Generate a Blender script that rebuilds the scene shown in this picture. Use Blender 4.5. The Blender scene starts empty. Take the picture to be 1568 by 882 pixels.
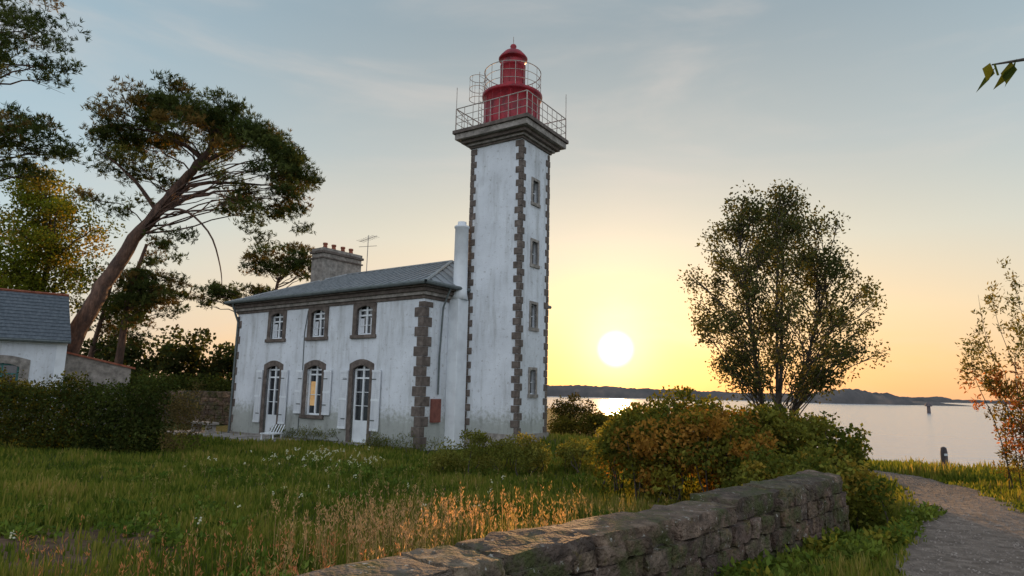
import bpy, math, random
import numpy as np
from mathutils import Vector, Matrix, noise as mn
random.seed(7); rng=np.random.default_rng(7)
S=bpy.context.scene
S.view_settings.view_transform='Standard'; S.view_settings.look='None'; S.view_settings.exposure=0
COL=S.collection

# ------------------------------------------------------------------ utils
def empty(name,loc=(0,0,0),rz=0):
    o=bpy.data.objects.new(name,None); o.location=loc; o.rotation_euler=(0,0,rz); COL.objects.link(o); return o
def link(name,me,parent=None,mat=None):
    o=bpy.data.objects.new(name,me); COL.objects.link(o)
    if parent: o.parent=parent
    if mat: me.materials.append(mat)
    return o
def mesh_np(name,V,F,colors=None,mat=None,parent=None,smooth=False):
    V=np.asarray(V,dtype=np.float32).reshape(-1,3); F=np.asarray(F,dtype=np.int32); k=F.shape[1]
    me=bpy.data.meshes.new(name); me.vertices.add(len(V)); me.vertices.foreach_set('co',V.ravel())
    me.loops.add(F.size); me.loops.foreach_set('vertex_index',F.ravel())
    me.polygons.add(len(F)); me.polygons.foreach_set('loop_start',np.arange(0,F.size,k,dtype=np.int32))
    try: me.polygons.foreach_set('loop_total',np.full(len(F),k,dtype=np.int32))
    except Exception: pass
    me.update(calc_edges=True); me.validate()
    if smooth: me.polygons.foreach_set('use_smooth',np.ones(len(me.polygons),dtype=bool))
    if colors is not None:
        a=me.color_attributes.new('Col','FLOAT_COLOR','POINT')
        c=np.ones((len(V),4),dtype=np.float32); c[:,:3]=colors; a.data.foreach_set('color',c.ravel())
    return link(name,me,parent,mat)
def ss(a,b,x):
    t=np.clip((x-a)/(b-a),0,1); return t*t*(3-2*t)
def pn(x,y,s=1.0,o=0.0):
    x=x*s+o; y=y*s-o*1.7
    return (np.sin(x*1.0+1.3*np.sin(y*.9+.5))+np.sin(y*1.27+1.1*np.sin(x*.83+2.1))+.6*np.sin(2.3*x+1.9*y+o)+.5*np.sin(3.1*y-2.4*x+1+o))/3.1

# ------------------------------------------------------------------ materials
def mat(name):
    m=bpy.data.materials.new(name); m.use_nodes=True; nt=m.node_tree; nt.nodes.clear()
    o=nt.nodes.new('ShaderNodeOutputMaterial'); return m,nt,nt.nodes,nt.links,o
def ramp(N,stops):
    r=N.new('ShaderNodeValToRGB'); e=r.color_ramp.elements
    while len(e)>1: e.remove(e[-1])
    e[0].position=stops[0][0]; e[0].color=(*stops[0][1],1)
    for p,c in stops[1:]:
        q=e.new(p); q.color=(*c,1)
    return r
def surf(name,c1,c2,c3=None,scale=4,rough=.85,bump=.3,bscale=40,stretch=(1,1,1),attr=False,metal=0,spec=.3,bdist=.02,coord='Object',moss=None):
    m,nt,N,L,o=mat(name); b=N.new('ShaderNodeBsdfPrincipled'); L.new(b.outputs[0],o.inputs[0])
    tc=N.new('ShaderNodeTexCoord'); mp=N.new('ShaderNodeMapping'); mp.inputs['Scale'].default_value=stretch
    L.new(tc.outputs[coord],mp.inputs[0])
    n=N.new('ShaderNodeTexNoise'); n.inputs['Scale'].default_value=scale; n.inputs['Detail'].default_value=5; n.inputs['Roughness'].default_value=.62
    L.new(mp.outputs[0],n.inputs['Vector'])
    st=[(.33,c1),(.55,c2)]
    if c3: st.append((.72,c3))
    r=ramp(N,st); L.new(n.outputs[0],r.inputs[0]); out=r.outputs[0]
    if attr:
        a=N.new('ShaderNodeAttribute'); a.attribute_name='Col'
        mx=N.new('ShaderNodeMix'); mx.data_type='RGBA'; mx.blend_type='MULTIPLY'; mx.inputs[0].default_value=1
        L.new(out,mx.inputs[6]); L.new(a.outputs[0],mx.inputs[7]); out=mx.outputs[2]
    if moss:
        for sc,lo,hi,cc in moss:
            n3=N.new('ShaderNodeTexNoise'); n3.inputs['Scale'].default_value=sc; n3.inputs['Detail'].default_value=6; n3.inputs['Roughness'].default_value=.7; L.new(mp.outputs[0],n3.inputs['Vector'])
            q=N.new('ShaderNodeMapRange'); q.inputs[1].default_value=lo; q.inputs[2].default_value=hi; L.new(n3.outputs[0],q.inputs[0])
            mx=N.new('ShaderNodeMix'); mx.data_type='RGBA'; L.new(q.outputs[0],mx.inputs[0]); L.new(out,mx.inputs[6]); mx.inputs[7].default_value=(*cc,1); out=mx.outputs[2]
    L.new(out,b.inputs['Base Color']); b.inputs['Roughness'].default_value=rough; b.inputs['Metallic'].default_value=metal
    b.inputs['Specular IOR Level'].default_value=spec
    if bump>0:
        n2=N.new('ShaderNodeTexNoise'); n2.inputs['Scale'].default_value=bscale; n2.inputs['Detail'].default_value=3
        L.new(mp.outputs[0],n2.inputs['Vector'])
        bp=N.new('ShaderNodeBump'); bp.inputs['Strength'].default_value=bump; bp.inputs['Distance'].default_value=bdist
        L.new(n2.outputs[0],bp.inputs['Height']); L.new(bp.outputs[0],b.inputs['Normal'])
    return m
def leafmat(name,trans=.4,gain=1.0):
    m,nt,N,L,o=mat(name); a=N.new('ShaderNodeAttribute'); a.attribute_name='Col'
    d=N.new('ShaderNodeBsdfDiffuse'); t=N.new('ShaderNodeBsdfTranslucent'); mx=N.new('ShaderNodeMixShader'); mx.inputs[0].default_value=trans
    hs=N.new('ShaderNodeVectorMath'); hs.operation='MULTIPLY'; hs.inputs[1].default_value=(2.3,2.0,1.0); L.new(a.outputs[0],hs.inputs[0])
    L.new(a.outputs[0],d.inputs[0]); L.new(hs.outputs[0],t.inputs[0])
    L.new(d.outputs[0],mx.inputs[1]); L.new(t.outputs[0],mx.inputs[2]); L.new(mx.outputs[0],o.inputs[0])
    return m
def stucco(name,base):
    m,nt,N,L,o=mat(name); b=N.new('ShaderNodeBsdfPrincipled'); L.new(b.outputs[0],o.inputs[0])
    tc=N.new('ShaderNodeTexCoord')
    def nz(sc,stretch,det=5):
        mp=N.new('ShaderNodeMapping'); mp.inputs['Scale'].default_value=stretch; L.new(tc.outputs['Object'],mp.inputs[0])
        n=N.new('ShaderNodeTexNoise'); n.inputs['Scale'].default_value=sc; n.inputs['Detail'].default_value=det; n.inputs['Roughness'].default_value=.65
        L.new(mp.outputs[0],n.inputs['Vector']); return n
    big=nz(.7,(1,1,1)); streak=nz(2.2,(1,1,.16)); fine=nz(7,(1,1,1))
    r1=ramp(N,[(.3,tuple(c*.78 for c in base)),(.62,base)]); L.new(big.outputs[0],r1.inputs[0])
    r2=ramp(N,[(.32,(.64,.63,.60)),(.50,(1,1,1))]); L.new(streak.outputs[0],r2.inputs[0])
    r3=ramp(N,[(.30,(.46,.43,.40)),(.42,(1,1,1))]); L.new(fine.outputs[0],r3.inputs[0])
    sp=N.new('ShaderNodeSeparateXYZ'); L.new(tc.outputs['Object'],sp.inputs[0])
    ad=N.new('ShaderNodeMath'); ad.operation='MULTIPLY_ADD'; L.new(fine.outputs[0],ad.inputs[0]); ad.inputs[1].default_value=-1.9; L.new(sp.outputs[2],ad.inputs[2])
    r4=ramp(N,[(0,(.46,.46,.38)),(.5,(1,1,1))]); L.new(ad.outputs[0],r4.inputs[0])
    cur=r1.outputs[0]
    for k in (r2,r3,r4):
        mx=N.new('ShaderNodeMix'); mx.data_type='RGBA'; mx.blend_type='MULTIPLY'; mx.inputs[0].default_value=.78
        L.new(cur,mx.inputs[6]); L.new(k.outputs[0],mx.inputs[7]); cur=mx.outputs[2]
    L.new(cur,b.inputs['Base Color']); b.inputs['Roughness'].default_value=.9; b.inputs['Specular IOR Level'].default_value=.2
    n2=nz(22,(1,1,1),3); bp=N.new('ShaderNodeBump'); bp.inputs['Strength'].default_value=.4; bp.inputs['Distance'].default_value=.025
    L.new(n2.outputs[0],bp.inputs['Height']); L.new(bp.outputs[0],b.inputs['Normal'])
    return m
M={}
M['stucco']=stucco('white_stucco',(.67,.72,.765))
M['stone']=surf('dressed_stone',(.075,.060,.052),(.13,.108,.093),(.19,.162,.14),scale=5,bump=.5,bscale=25)
M['stone_l']=surf('pale_stone',(.15,.14,.125),(.27,.25,.225),(.36,.34,.31),scale=5,bump=.5,bscale=25)
M['slate']=surf('slate',(.05,.065,.08),(.09,.11,.13),(.13,.15,.17),scale=3,rough=.55,bump=.4,bscale=14,stretch=(3,1,3),spec=.5)
M['roof']=surf('grey_sheet_roof',(.11,.13,.15),(.17,.19,.21),(.24,.26,.27),scale=1.6,rough=.42,bump=.15,bscale=5,spec=.6)
M['zinc']=surf('zinc',(.18,.20,.21),(.27,.29,.30),scale=6,rough=.45,bump=.1,metal=.3)
M['gutter']=surf('painted_gutter',(.07,.09,.09),(.12,.14,.14),scale=6,rough=.5,bump=.1)
M['glass']=surf('window_glass',(.012,.015,.02),(.03,.035,.04),scale=2,rough=.08,bump=.03,bscale=4,spec=.8)
M['white']=surf('white_paint',(.58,.62,.65),(.70,.75,.78),scale=1.5,rough=.6,bump=.05)
M['shutter']=surf('shutter_paint',(.50,.54,.58),(.64,.68,.71),scale=9,rough=.6,bump=.2,stretch=(1,1,.2))
M['red']=surf('red_paint',(.12,.004,.010),(.27,.008,.018),(.34,.014,.022),scale=3,rough=.42,bump=.12,bscale=8,spec=.35)
M['rail']=surf('railing_metal',(.22,.19,.16),(.42,.38,.34),scale=9,rough=.6,bump=.1)
M['rust']=surf('rusty_panel',(.13,.05,.04),(.21,.08,.06),scale=5)
M['terracotta']=surf('terracotta',(.16,.05,.03),(.28,.10,.06),scale=5)
M['bark']=surf('pine_bark',(.05,.035,.03),(.12,.07,.05),(.20,.12,.085),scale=5,bump=1,bscale=14,stretch=(1,1,.3),bdist=.1)
M['bark2']=surf('grey_bark',(.04,.035,.03),(.09,.075,.06),(.14,.12,.10),scale=8,bump=.6,bscale=20,stretch=(1,1,.4))
M['rubble']=surf('lichen_stone',(.22,.19,.17),(.55,.48,.43),(1.0,.90,.80),scale=7,bump=1,bscale=30,attr=True,bdist=.05,moss=[(2.2,.47,.60,(.055,.062,.02)),(17,.62,.67,(.36,.35,.31)),(5,.58,.68,(.13,.10,.04))])
M['mortar']=surf('old_mortar',(.04,.035,.028),(.08,.07,.055),scale=8,bump=.8)
M['path']=surf('gravel_path',(.115,.09,.072),(.20,.16,.13),(.30,.245,.205),scale=6,bump=1,bscale=35,bdist=.06)
M['pebble']=surf('pebbles',(.14,.12,.10),(.26,.22,.19),(.36,.32,.28),scale=5,bump=0)
M['green']=surf('teal_paint',(.02,.10,.10),(.04,.16,.15),scale=5,rough=.5)
M['wood']=surf('weathered_wood',(.05,.045,.05),(.12,.10,.10),scale=5,stretch=(1,1,.2),bump=.5)
M['warm']=surf('painted_sunglow',(.75,.36,.10),(.95,.58,.25),scale=3)  # orange colour stands in for low sun coming through the window
M['leaf']=leafmat('leaf'); M['needle']=leafmat('needle',.25); M['grass']=leafmat('grass_blade',.45)
M['far']=surf('far_woodland',(.055,.055,.055),(.095,.088,.085),(.16,.13,.11),scale=.05,bump=0,coord='Object')
def groundmat():
    m,nt,N,L,o=mat('ground_soil_grass'); b=N.new('ShaderNodeBsdfPrincipled'); L.new(b.outputs[0],o.inputs[0])
    a=N.new('ShaderNodeAttribute'); a.attribute_name='Col'; tc=N.new('ShaderNodeTexCoord')
    n=N.new('ShaderNodeTexNoise'); n.inputs['Scale'].default_value=3; n.inputs['Detail'].default_value=6; n.inputs['Roughness'].default_value=.7; L.new(tc.outputs['Object'],n.inputs['Vector'])
    r=ramp(N,[(.3,(.45,.45,.45)),(.7,(1.5,1.45,1.3))]); L.new(n.outputs[0],r.inputs[0])
    mx=N.new('ShaderNodeMix'); mx.data_type='RGBA'; mx.blend_type='MULTIPLY'; mx.inputs[0].default_value=1
    L.new(a.outputs[0],mx.inputs[6]); L.new(r.outputs[0],mx.inputs[7]); L.new(mx.outputs[2],b.inputs['Base Color']); b.inputs['Roughness'].default_value=1; b.inputs['Specular IOR Level'].default_value=.1
    bp=N.new('ShaderNodeBump'); bp.inputs['Strength'].default_value=.8; bp.inputs['Distance'].default_value=.10; L.new(n.outputs[0],bp.inputs['Height']); L.new(bp.outputs[0],b.inputs['Normal'])
    return m
M['ground']=groundmat()
def seamat():
    m,nt,N,L,o=mat('sea_water'); b=N.new('ShaderNodeBsdfPrincipled'); L.new(b.outputs[0],o.inputs[0])
    b.inputs['Base Color'].default_value=(.34,.37,.42,1); b.inputs['Roughness'].default_value=.2; b.inputs['IOR'].default_value=1.33; b.inputs['Specular IOR Level'].default_value=.9
    tc=N.new('ShaderNodeTexCoord'); mp=N.new('ShaderNodeMapping'); mp.inputs['Scale'].default_value=(.35,1.3,1); L.new(tc.outputs['Object'],mp.inputs[0])
    n=N.new('ShaderNodeTexNoise'); n.inputs['Scale'].default_value=.8; n.inputs['Detail'].default_value=5; L.new(mp.outputs[0],n.inputs['Vector'])
    bp=N.new('ShaderNodeBump'); bp.inputs['Strength'].default_value=.8; bp.inputs['Distance'].default_value=.35; L.new(n.outputs[0],bp.inputs['Height']); L.new(bp.outputs[0],b.inputs['Normal'])
    return m
M['sea']=seamat()

# ------------------------------------------------------------------ builder for local-frame parts
class B:
    def __init__(s,parent): s.p=parent; s.d={}; s.o=(0,0,0); s.u=(1,0,0); s.v=(0,1,0)
    def frame(s,o=(0,0,0),u=(1,0,0),v=(0,1,0)): s.o,s.u,s.v=o,u,v
    def tr(s,p): return tuple(s.o[i]+p[0]*s.u[i]+p[1]*s.v[i]+(p[2] if i==2 else 0) for i in range(3))
    def add(s,part,m,V,F):
        L=s.d.setdefault(part,[[],[],m]); n=len(L[0]); L[0]+= [s.tr(p) for p in V]; L[1]+=[tuple(i+n for i in f) for f in F]
    def box(s,part,m,x0,x1,y0,y1,z0,z1):
        V=[(x,y,z) for z in (z0,z1) for y in (y0,y1) for x in (x0,x1)]
        s.add(part,m,V,[(0,2,3,1),(4,5,7,6),(0,1,5,4),(2,6,7,3),(0,4,6,2),(1,3,7,5)])
    def tube(s,part,m,pts,rad,n=7,closed=False):
        V,F=tube(pts,[rad]*len(pts) if not hasattr(rad,'__len__') else rad,n); s.add(part,m,[tuple(v) for v in V],[tuple(f) for f in F])
    def lathe(s,part,m,prof,c=(0,0),n=32):
        V=[];F=[]
        for r,z in prof:
            for i in range(n): a=2*math.pi*i/n; V.append((c[0]+r*math.cos(a),c[1]+r*math.sin(a),z))
        for j in range(len(prof)-1):
            for i in range(n): k=(i+1)%n; F.append((j*n+i,j*n+k,(j+1)*n+k,(j+1)*n+i))
        F.append(tuple(range(n))[::-1]); F.append(tuple((len(prof)-1)*n+i for i in range(n)))
        s.add(part,m,V,F)
    def prism(s,part,m,outer,inner,y0,y1):
        n=len(outer); V=[(p[0],y,p[1]) for y in (y0,y1) for ol in (outer,inner) for p in ol]; F=[]
        for i in range(n-1):
            k=i+1
            F+= [(i,k,n+k,n+i),(2*n+i,3*n+i,3*n+k,2*n+k),(i,2*n+i,2*n+k,k),(n+i,n+k,3*n+k,3*n+i)]
        F+=[(0,n,3*n,2*n),(n-1,3*n-1,4*n-1,2*n-1)]
        s.add(part,m,V,F)
    def wall(s,part,m,u0,u1,z0,z1,ops,reveal=.22):
        us=sorted({u0,u1}|{o[0] for o in ops}|{o[1] for o in ops}); zs=sorted({z0,z1}|{o[2] for o in ops}|{o[3] for o in ops})
        V=[];F=[]
        def q(a,b,c,d): n=len(V); V.extend([a,b,c,d]); F.append((n,n+1,n+2,n+3))
        for i in range(len(us)-1):
            for j in range(len(zs)-1):
                cu=(us[i]+us[i+1])/2; cz=(zs[j]+zs[j+1])/2
                if any(o[0]<cu<o[1] and o[2]<cz<o[3] for o in ops): continue
                q((us[i],0,zs[j]),(us[i+1],0,zs[j]),(us[i+1],0,zs[j+1]),(us[i],0,zs[j+1]))
        for a,b,c,d in ops:
            r=reveal
            q((a,0,c),(a,r,c),(a,r,d),(a,0,d)); q((b,0,c),(b,0,d),(b,r,d),(b,r,c)); q((a,0,d),(a,r,d),(b,r,d),(b,0,d)); q((a,0,c),(b,0,c),(b,r,c),(a,r,c))
        s.add(part,m,V,F)
    def done(s,bevel=()):
        for k,(V,F,m) in s.d.items():
            me=bpy.data.meshes.new(k); me.from_pydata(V,[],F); me.update(); o=link(k,me,s.p,m)
            if k in bevel:
                bv=o.modifiers.new('b','BEVEL'); bv.width=.012; bv.segments=2; bv.limit_method='ANGLE'
            if k.startswith('smooth') or 'lantern' in k or 'drum' in k:
                for p in me.polygons: p.use_smooth=len(p.vertices)==4

def tube(pts,rad,n=7):
    P=np.array(pts,float); R=np.array(rad,float); m=len(P)
    T=np.zeros_like(P); T[1:-1]=P[2:]-P[:-2]; T[0]=P[1]-P[0]; T[-1]=P[-1]-P[-2]; T/= (np.linalg.norm(T,axis=1)[:,None]+1e-9)
    up=np.array([0,0,1.]) if abs(T[:,2]).mean()<.8 else np.array([0,1.,0])
    A=np.cross(T,up); A/=np.linalg.norm(A,axis=1)[:,None]+1e-9; C=np.cross(T,A)
    an=np.linspace(0,2*np.pi,n,endpoint=False)
    V=(P[:,None,:]+R[:,None,None]*(np.cos(an)[None,:,None]*A[:,None,:]+np.sin(an)[None,:,None]*C[:,None,:])).reshape(-1,3)
    F=[]
    for j in range(m-1):
        for i in range(n): k=(i+1)%n; F.append((j*n+i,j*n+k,(j+1)*n+k,(j+1)*n+i))
    return V,np.array(F)
class Tubes:
    def __init__(s): s.V=[];s.F=[];s.n=0
    def add(s,pts,rad,n=6):
        V,F=tube(pts,rad,n); s.V.append(V); s.F.append(F+s.n); s.n+=len(V)
    def done(s,name,m,parent): return mesh_np(name,np.concatenate(s.V),np.concatenate(s.F),None,m,parent,True)

# ------------------------------------------------------------------ terrain
cp=np.array([(.5,-3),(2.2,2),(4.3,6.05),(6.7,9.6),(9.3,14.6),(10.1,17.4),(9.6,19.4)],float)
t=np.linspace(0,len(cp)-1,120); px=np.interp(t,range(len(cp)),cp[:,0]); py=np.interp(t,range(len(cp)),cp[:,1])
ker=np.ones(13)/13; px2=np.convolve(np.pad(px,6,'edge'),ker,'valid'); py2=np.convolve(np.pad(py,6,'edge'),ker,'valid')
coast=np.array([(400,-300),(70,-20),(60,12),(25,18.0),(13.5,20.6),(11.2,30),(10.5,60),(6,85),(-15,110),(-60,160),(-300,260),(-900,300)],float)
def coastd(x,y):
    x=np.asarray(x,float); y=np.asarray(y,float); best=np.full(x.shape,1e9); sg=np.ones(x.shape)
    for (ax,ay),(bx,by) in zip(coast[:-1],coast[1:]):
        dx,dy=bx-ax,by-ay; t=np.clip(((x-ax)*dx+(y-ay)*dy)/(dx*dx+dy*dy),0,1)
        ex=x-(ax+t*dx); ey=y-(ay+t*dy); d=np.hypot(ex,ey); cr=dx*(y-ay)-dy*(x-ax)
        up=d<best; best=np.where(up,d,best); sg=np.where(up,np.where(cr>0,1,-1),sg)
    return best*sg
WP=np.array([-1.13,3.41]); WD=np.array([.6814,.7319]); WN=np.array([.7319,-.6814])
def walls_(x,y): return (x-WP[0])*WN[0]+(y-WP[1])*WN[1]
def H(x,y):
    x=np.asarray(x,float); y=np.asarray(y,float)
    s=walls_(x,y); zr=np.interp(y,[5,10,15.5,18,22],[.45,.36,.14,.05,0])
    k=ss(7.5,10,y); mk=ss(-.1,.5,s)*(1-k)+k*ss(-1.6,-.7,x-np.interp(y,py2,px2))
    z=zr*mk+.04*pn(x,y,.9)*ss(3,6,y)
    z=z+.38*np.exp(-(((x-1.6)/2.2)**2+((y-24.5)/2.3)**2))
    d=coastd(x,y)
    return -4.2+(z+4.2)*ss(-4.5,1.0,d)
xs=np.concatenate([-np.geomspace(20,4000,40)[::-1],np.arange(-19.75,16,.25),np.geomspace(16,4000,45)])
ys=np.concatenate([-np.geomspace(4,3000,25)[::-1],np.arange(-3.75,32,.25),np.geomspace(32,5000,60)])
X,Y=np.meshgrid(xs,ys); Z=H(X,Y); nx,ny=len(xs),len(ys)
idx=np.arange(nx*ny).reshape(ny,nx); F=np.stack([idx[:-1,:-1],idx[:-1,1:],idx[1:,1:],idx[1:,:-1]],-1).reshape(-1,4)
x,y=X.ravel(),Y.ravel()
def bare(x,y): return np.clip(1.25-np.hypot((x+6.3)/2.2,(y-8.7)/1.3)+.6*pn(x,y,2.2),0,1)
g=np.array([.045,.065,.018]); g2=np.array([.10,.10,.035]); soil=np.array([.12,.08,.055])
f=(.5+.5*pn(x,y,.7))[:,None]; c=g*(1-f)+g2*f
b=np.clip(bare(x,y)*1.6,0,1)[:,None]; c=c*(1-b)+soil*b
d=coastd(x,y); k=(1-ss(-.5,1.0,d))[:,None]; c=c*(1-k)+np.array([.12,.10,.075])*k
mesh_np('ground',np.stack([x,y,Z.ravel()],-1),F,c,M['ground'],None,True)
me=bpy.data.meshes.new('sea'); me.from_pydata([(-15000,-2000,-2.5),(15000,-2000,-2.5),(15000,25000,-2.5),(-15000,25000,-2.5)],[],[(0,1,2,3)]); link('sea',me,None,M['sea'])

# far shores
def shore(name,x0,x1,yc,prof,seed,depth=60):
    n=420; px=np.linspace(x0,x1,n); hz=np.array([prof(v) for v in px])
    nz=np.array([mn.fractal(Vector((v*.05,seed,0)),1,2,6) for v in px]); nz2=np.array([mn.noise(Vector((v*.5,seed*3,0))) for v in px])
    hz=np.clip(hz+ (nz*1.5+nz2*1.1)*np.clip(hz/5,0,1),.25,None)
    rows=[(0,-.1),(0.02,.35),(.1,.75),(.3,1.0),(1,.6)]; V=[]
    for t,k in rows:
        for i in range(n):
            V.append((px[i],yc+t*depth+3*math.sin(px[i]*.05),-2.6+hz[i]*max(k,0) if k>0 else -2.8))
    idx=np.arange(n*len(rows)).reshape(len(rows),n); F=np.stack([idx[:-1,:-1],idx[:-1,1:],idx[1:,1:],idx[1:,:-1]],-1).reshape(-1,4)
    mesh_np(name,V,F,None,M['far'],None,False)
shore('distant_shore',-500,290,590,lambda v:9.4+.8*math.sin(v*.03)-(0 if v<150 else (v-150)*.035),3.1)
def isl(v):
    t=(v-214)/(335-214); return 0.3+ (10.5*math.sin(math.pi*min(max((t)*1.45,0),1))**.55 if t<.69 else 0)+max(0,2.6*(1-abs(t-.8)*4))
shore('wooded_island',214,335,480,isl,8.2,45)
shore('far_coast',120,900,950,lambda v:6.5+1.5*math.sin(v*.012) if v<640 else 4.5,5.2)

# path
tx,ty=np.gradient(px2),np.gradient(py2); l=np.hypot(tx,ty); nxp,nyp=ty/l,-tx/l; V=[];W=9
for i in range(120):
    hw=.94-.28*min(i/120,1)
    for j in range(W):
        o=(j/(W-1)-.5)*2*(hw+.09*math.sin(i*.9+j)*(j in(0,W-1))); a,b_=px2[i]+nxp[i]*o,py2[i]+nyp[i]*o
        V.append((a,b_,float(H(a,b_))+.04-.03*(abs(o)>hw*.95)))
idx=np.arange(120*W).reshape(120,W); F=np.stack([idx[:-1,:-1],idx[:-1,1:],idx[1:,1:],idx[1:,:-1]],-1).reshape(-1,4)
path=mesh_np('gravel_path',V,F,None,M['path'],None,True)
n=3800; i=rng.integers(25,112,n); o=rng.uniform(-.85,.85,n)*(.9-.25*i/120); jx=rng.normal(size=n)*.06; a=px2[i]+nxp[i]*o+jx; c_=py2[i]+nyp[i]*o+rng.normal(size=n)*.1
C=np.stack([a,c_,H(a,c_)+.042],-1); r=rng.uniform(.006,.018,n)[:,None]
off=np.array([(1,0,0),(0,1,0),(-1,0,0),(0,-1,0),(0,0,.8),(0,0,-.8)],float); V=(C[:,None,:]+off[None]*r[:,None,:]*rng.uniform(.7,1.3,(n,6,1))).reshape(-1,3)
ft=np.array([(0,1,4),(1,2,4),(2,3,4),(3,0,4),(1,0,5),(2,1,5),(3,2,5),(0,3,5)]); F=(np.arange(n)[:,None,None]*6+ft[None]).reshape(-1,3)
mesh_np('pebbles',V,F,None,M['pebble'],path)
def pathd(x,y):
    x=np.asarray(x,float); best=np.full(x.shape,1e9)
    for i in range(0,120,3): best=np.minimum(best,np.hypot(x-px2[i],y-py2[i]))
    return best

# ------------------------------------------------------------------ stones / dry wall
def stone_unit(n=4):
    V=[];F=[];
    g=np.linspace(-1,1,n+1)
    for ax in range(3):
        for sgn in (-1,1):
            base=len(V)
            for a in g:
                for b in g:
                    p=[0,0,0]; p[ax]=sgn; p[(ax+1)%3]=a; p[(ax+2)%3]=b; V.append(p)
            for i in range(n):
                for j in range(n):
                    q=[base+i*(n+1)+j,base+(i+1)*(n+1)+j,base+(i+1)*(n+1)+j+1,base+i*(n+1)+j+1]; F.append(q if sgn>0 else q[::-1])
    V=np.array(V,float); sph=V/np.linalg.norm(V,axis=1)[:,None]*1.25
    V=V*.80+sph*.20; V/=np.abs(V).max()
    return V,np.array(F)
SU,SF=stone_unit(7)
def rubble_wall(name,p0,d,nrm,L,thick,zb,zt,coping=True,sl=(.16,.40),sh=.14,tint=(.21,.18,.155)):
    root=empty(name); VV=[];FF=[];CC=[];n=0
    d=np.array([*d,0.]); nr=np.array([*nrm,0.]); p0=np.array([*p0,0.])
    def put(c,size,rot=0,tn=None,amp=1):
        nonlocal n
        V=SU*np.array(size)/2; off=random.random()*100
        nz=np.array([mn.noise_vector(Vector((float(v[0])*1.6+off,float(v[1])*1.6,float(v[2])*1.6+off)))+.35*mn.noise_vector(Vector((float(v[0])*8+off,float(v[1])*8,float(v[2])*8))) for v in SU*np.array(size)/.35])
        V=V+nz*np.minimum(np.array(size),.4)*np.array([.07,.12,.14])*amp
        cr,sr=math.cos(rot),math.sin(rot); V=np.stack([V[:,0]*cr-V[:,2]*sr,V[:,1],V[:,0]*sr+V[:,2]*cr],-1)
        P=c+V[:,0:1]*d+V[:,1:2]*nr+V[:,2:3]*np.array([0,0,1.])
        VV.append(P); FF.append(SF+n); n+=len(P)
        t_=np.array(tn or tint)*random.uniform(.6,1.35)*np.array([random.uniform(.95,1.15),1,random.uniform(.88,1.05)]); CC.append(np.tile(t_,(len(P),1)))
    for side in (0,1):
        zz=0
        while zz<1.6:
            h=sh*random.uniform(.7,1.4); a=random.uniform(-.2,0)
            while a<L-.08:
                l=min(random.uniform(*sl),L-a); cpt=p0+d*(a+l/2); gz=zb(cpt[0],cpt[1],side); tp=zt(a)
                zc=gz+zz+h/2
                if zc<tp-(.12 if coping else 0): put(cpt+nr*(thick*side+(-.045 if side else .045)+random.uniform(-.015,.015))+np.array([0,0,zc]),(l*1.0,.2,h*1.0),random.uniform(-.09,.09))
                a+=l
            zz+=h
    if coping:
        a=0
        while a<L-.1:
            l=min(random.uniform(.4,1.15),L-a); cpt=p0+d*(a+l/2)
            put(cpt+nr*(thick/2+random.uniform(-.02,.02))+np.array([0,0,zt(a+l/2)-.08+random.uniform(-.015,.015)]),(l*1.0,thick+.08,.19+random.uniform(-.025,.025)),random.uniform(-.02,.02),(.225,.20,.17),.9); a+=l
    mesh_np('stones',np.concatenate(VV),np.concatenate(FF),np.concatenate(CC),M['rubble'],root,True)
    steps=int(L/.5)+1; V=[];F=[]
    for i in range(steps+1):
        a=min(i*.5,L-.05); c0=p0+d*a
        for o in (.03,thick-.03):
            for z in (zb(c0[0],c0[1],0)-.3,zt(a)-.12):
                q=c0+nr*o; V.append((q[0],q[1],z))
    for i in range(steps):
        k=i*4; F+=[(k,k+1,k+5,k+4),(k+2,k+6,k+7,k+3),(k+1,k+3,k+7,k+5)]
    F+=[(0,2,3,1),(steps*4,steps*4+1,steps*4+3,steps*4+2)]
    me=bpy.data.meshes.new('core'); me.from_pydata(V,[],F); link('mortar_core',me,root,M['mortar'])
start=WP-WD*6.5; WL=7.45
rubble_wall('stone_wall',start,WD,WN,6.5+WL,.42,lambda x,y,s:(.3 if s else 0.0),lambda a:1.16+.02*math.sin(a*1.1)-.004*a)
gd=np.array([9.5,-1.2]); gl=np.linalg.norm(gd); gd/=gl
rubble_wall('garden_wall',(-24,36.6),gd,(gd[1],-gd[0]),9.6,.4,lambda x,y,s:0.0,lambda a:1.7,True,(.3,.6),.22,(.30,.26,.22))

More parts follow.
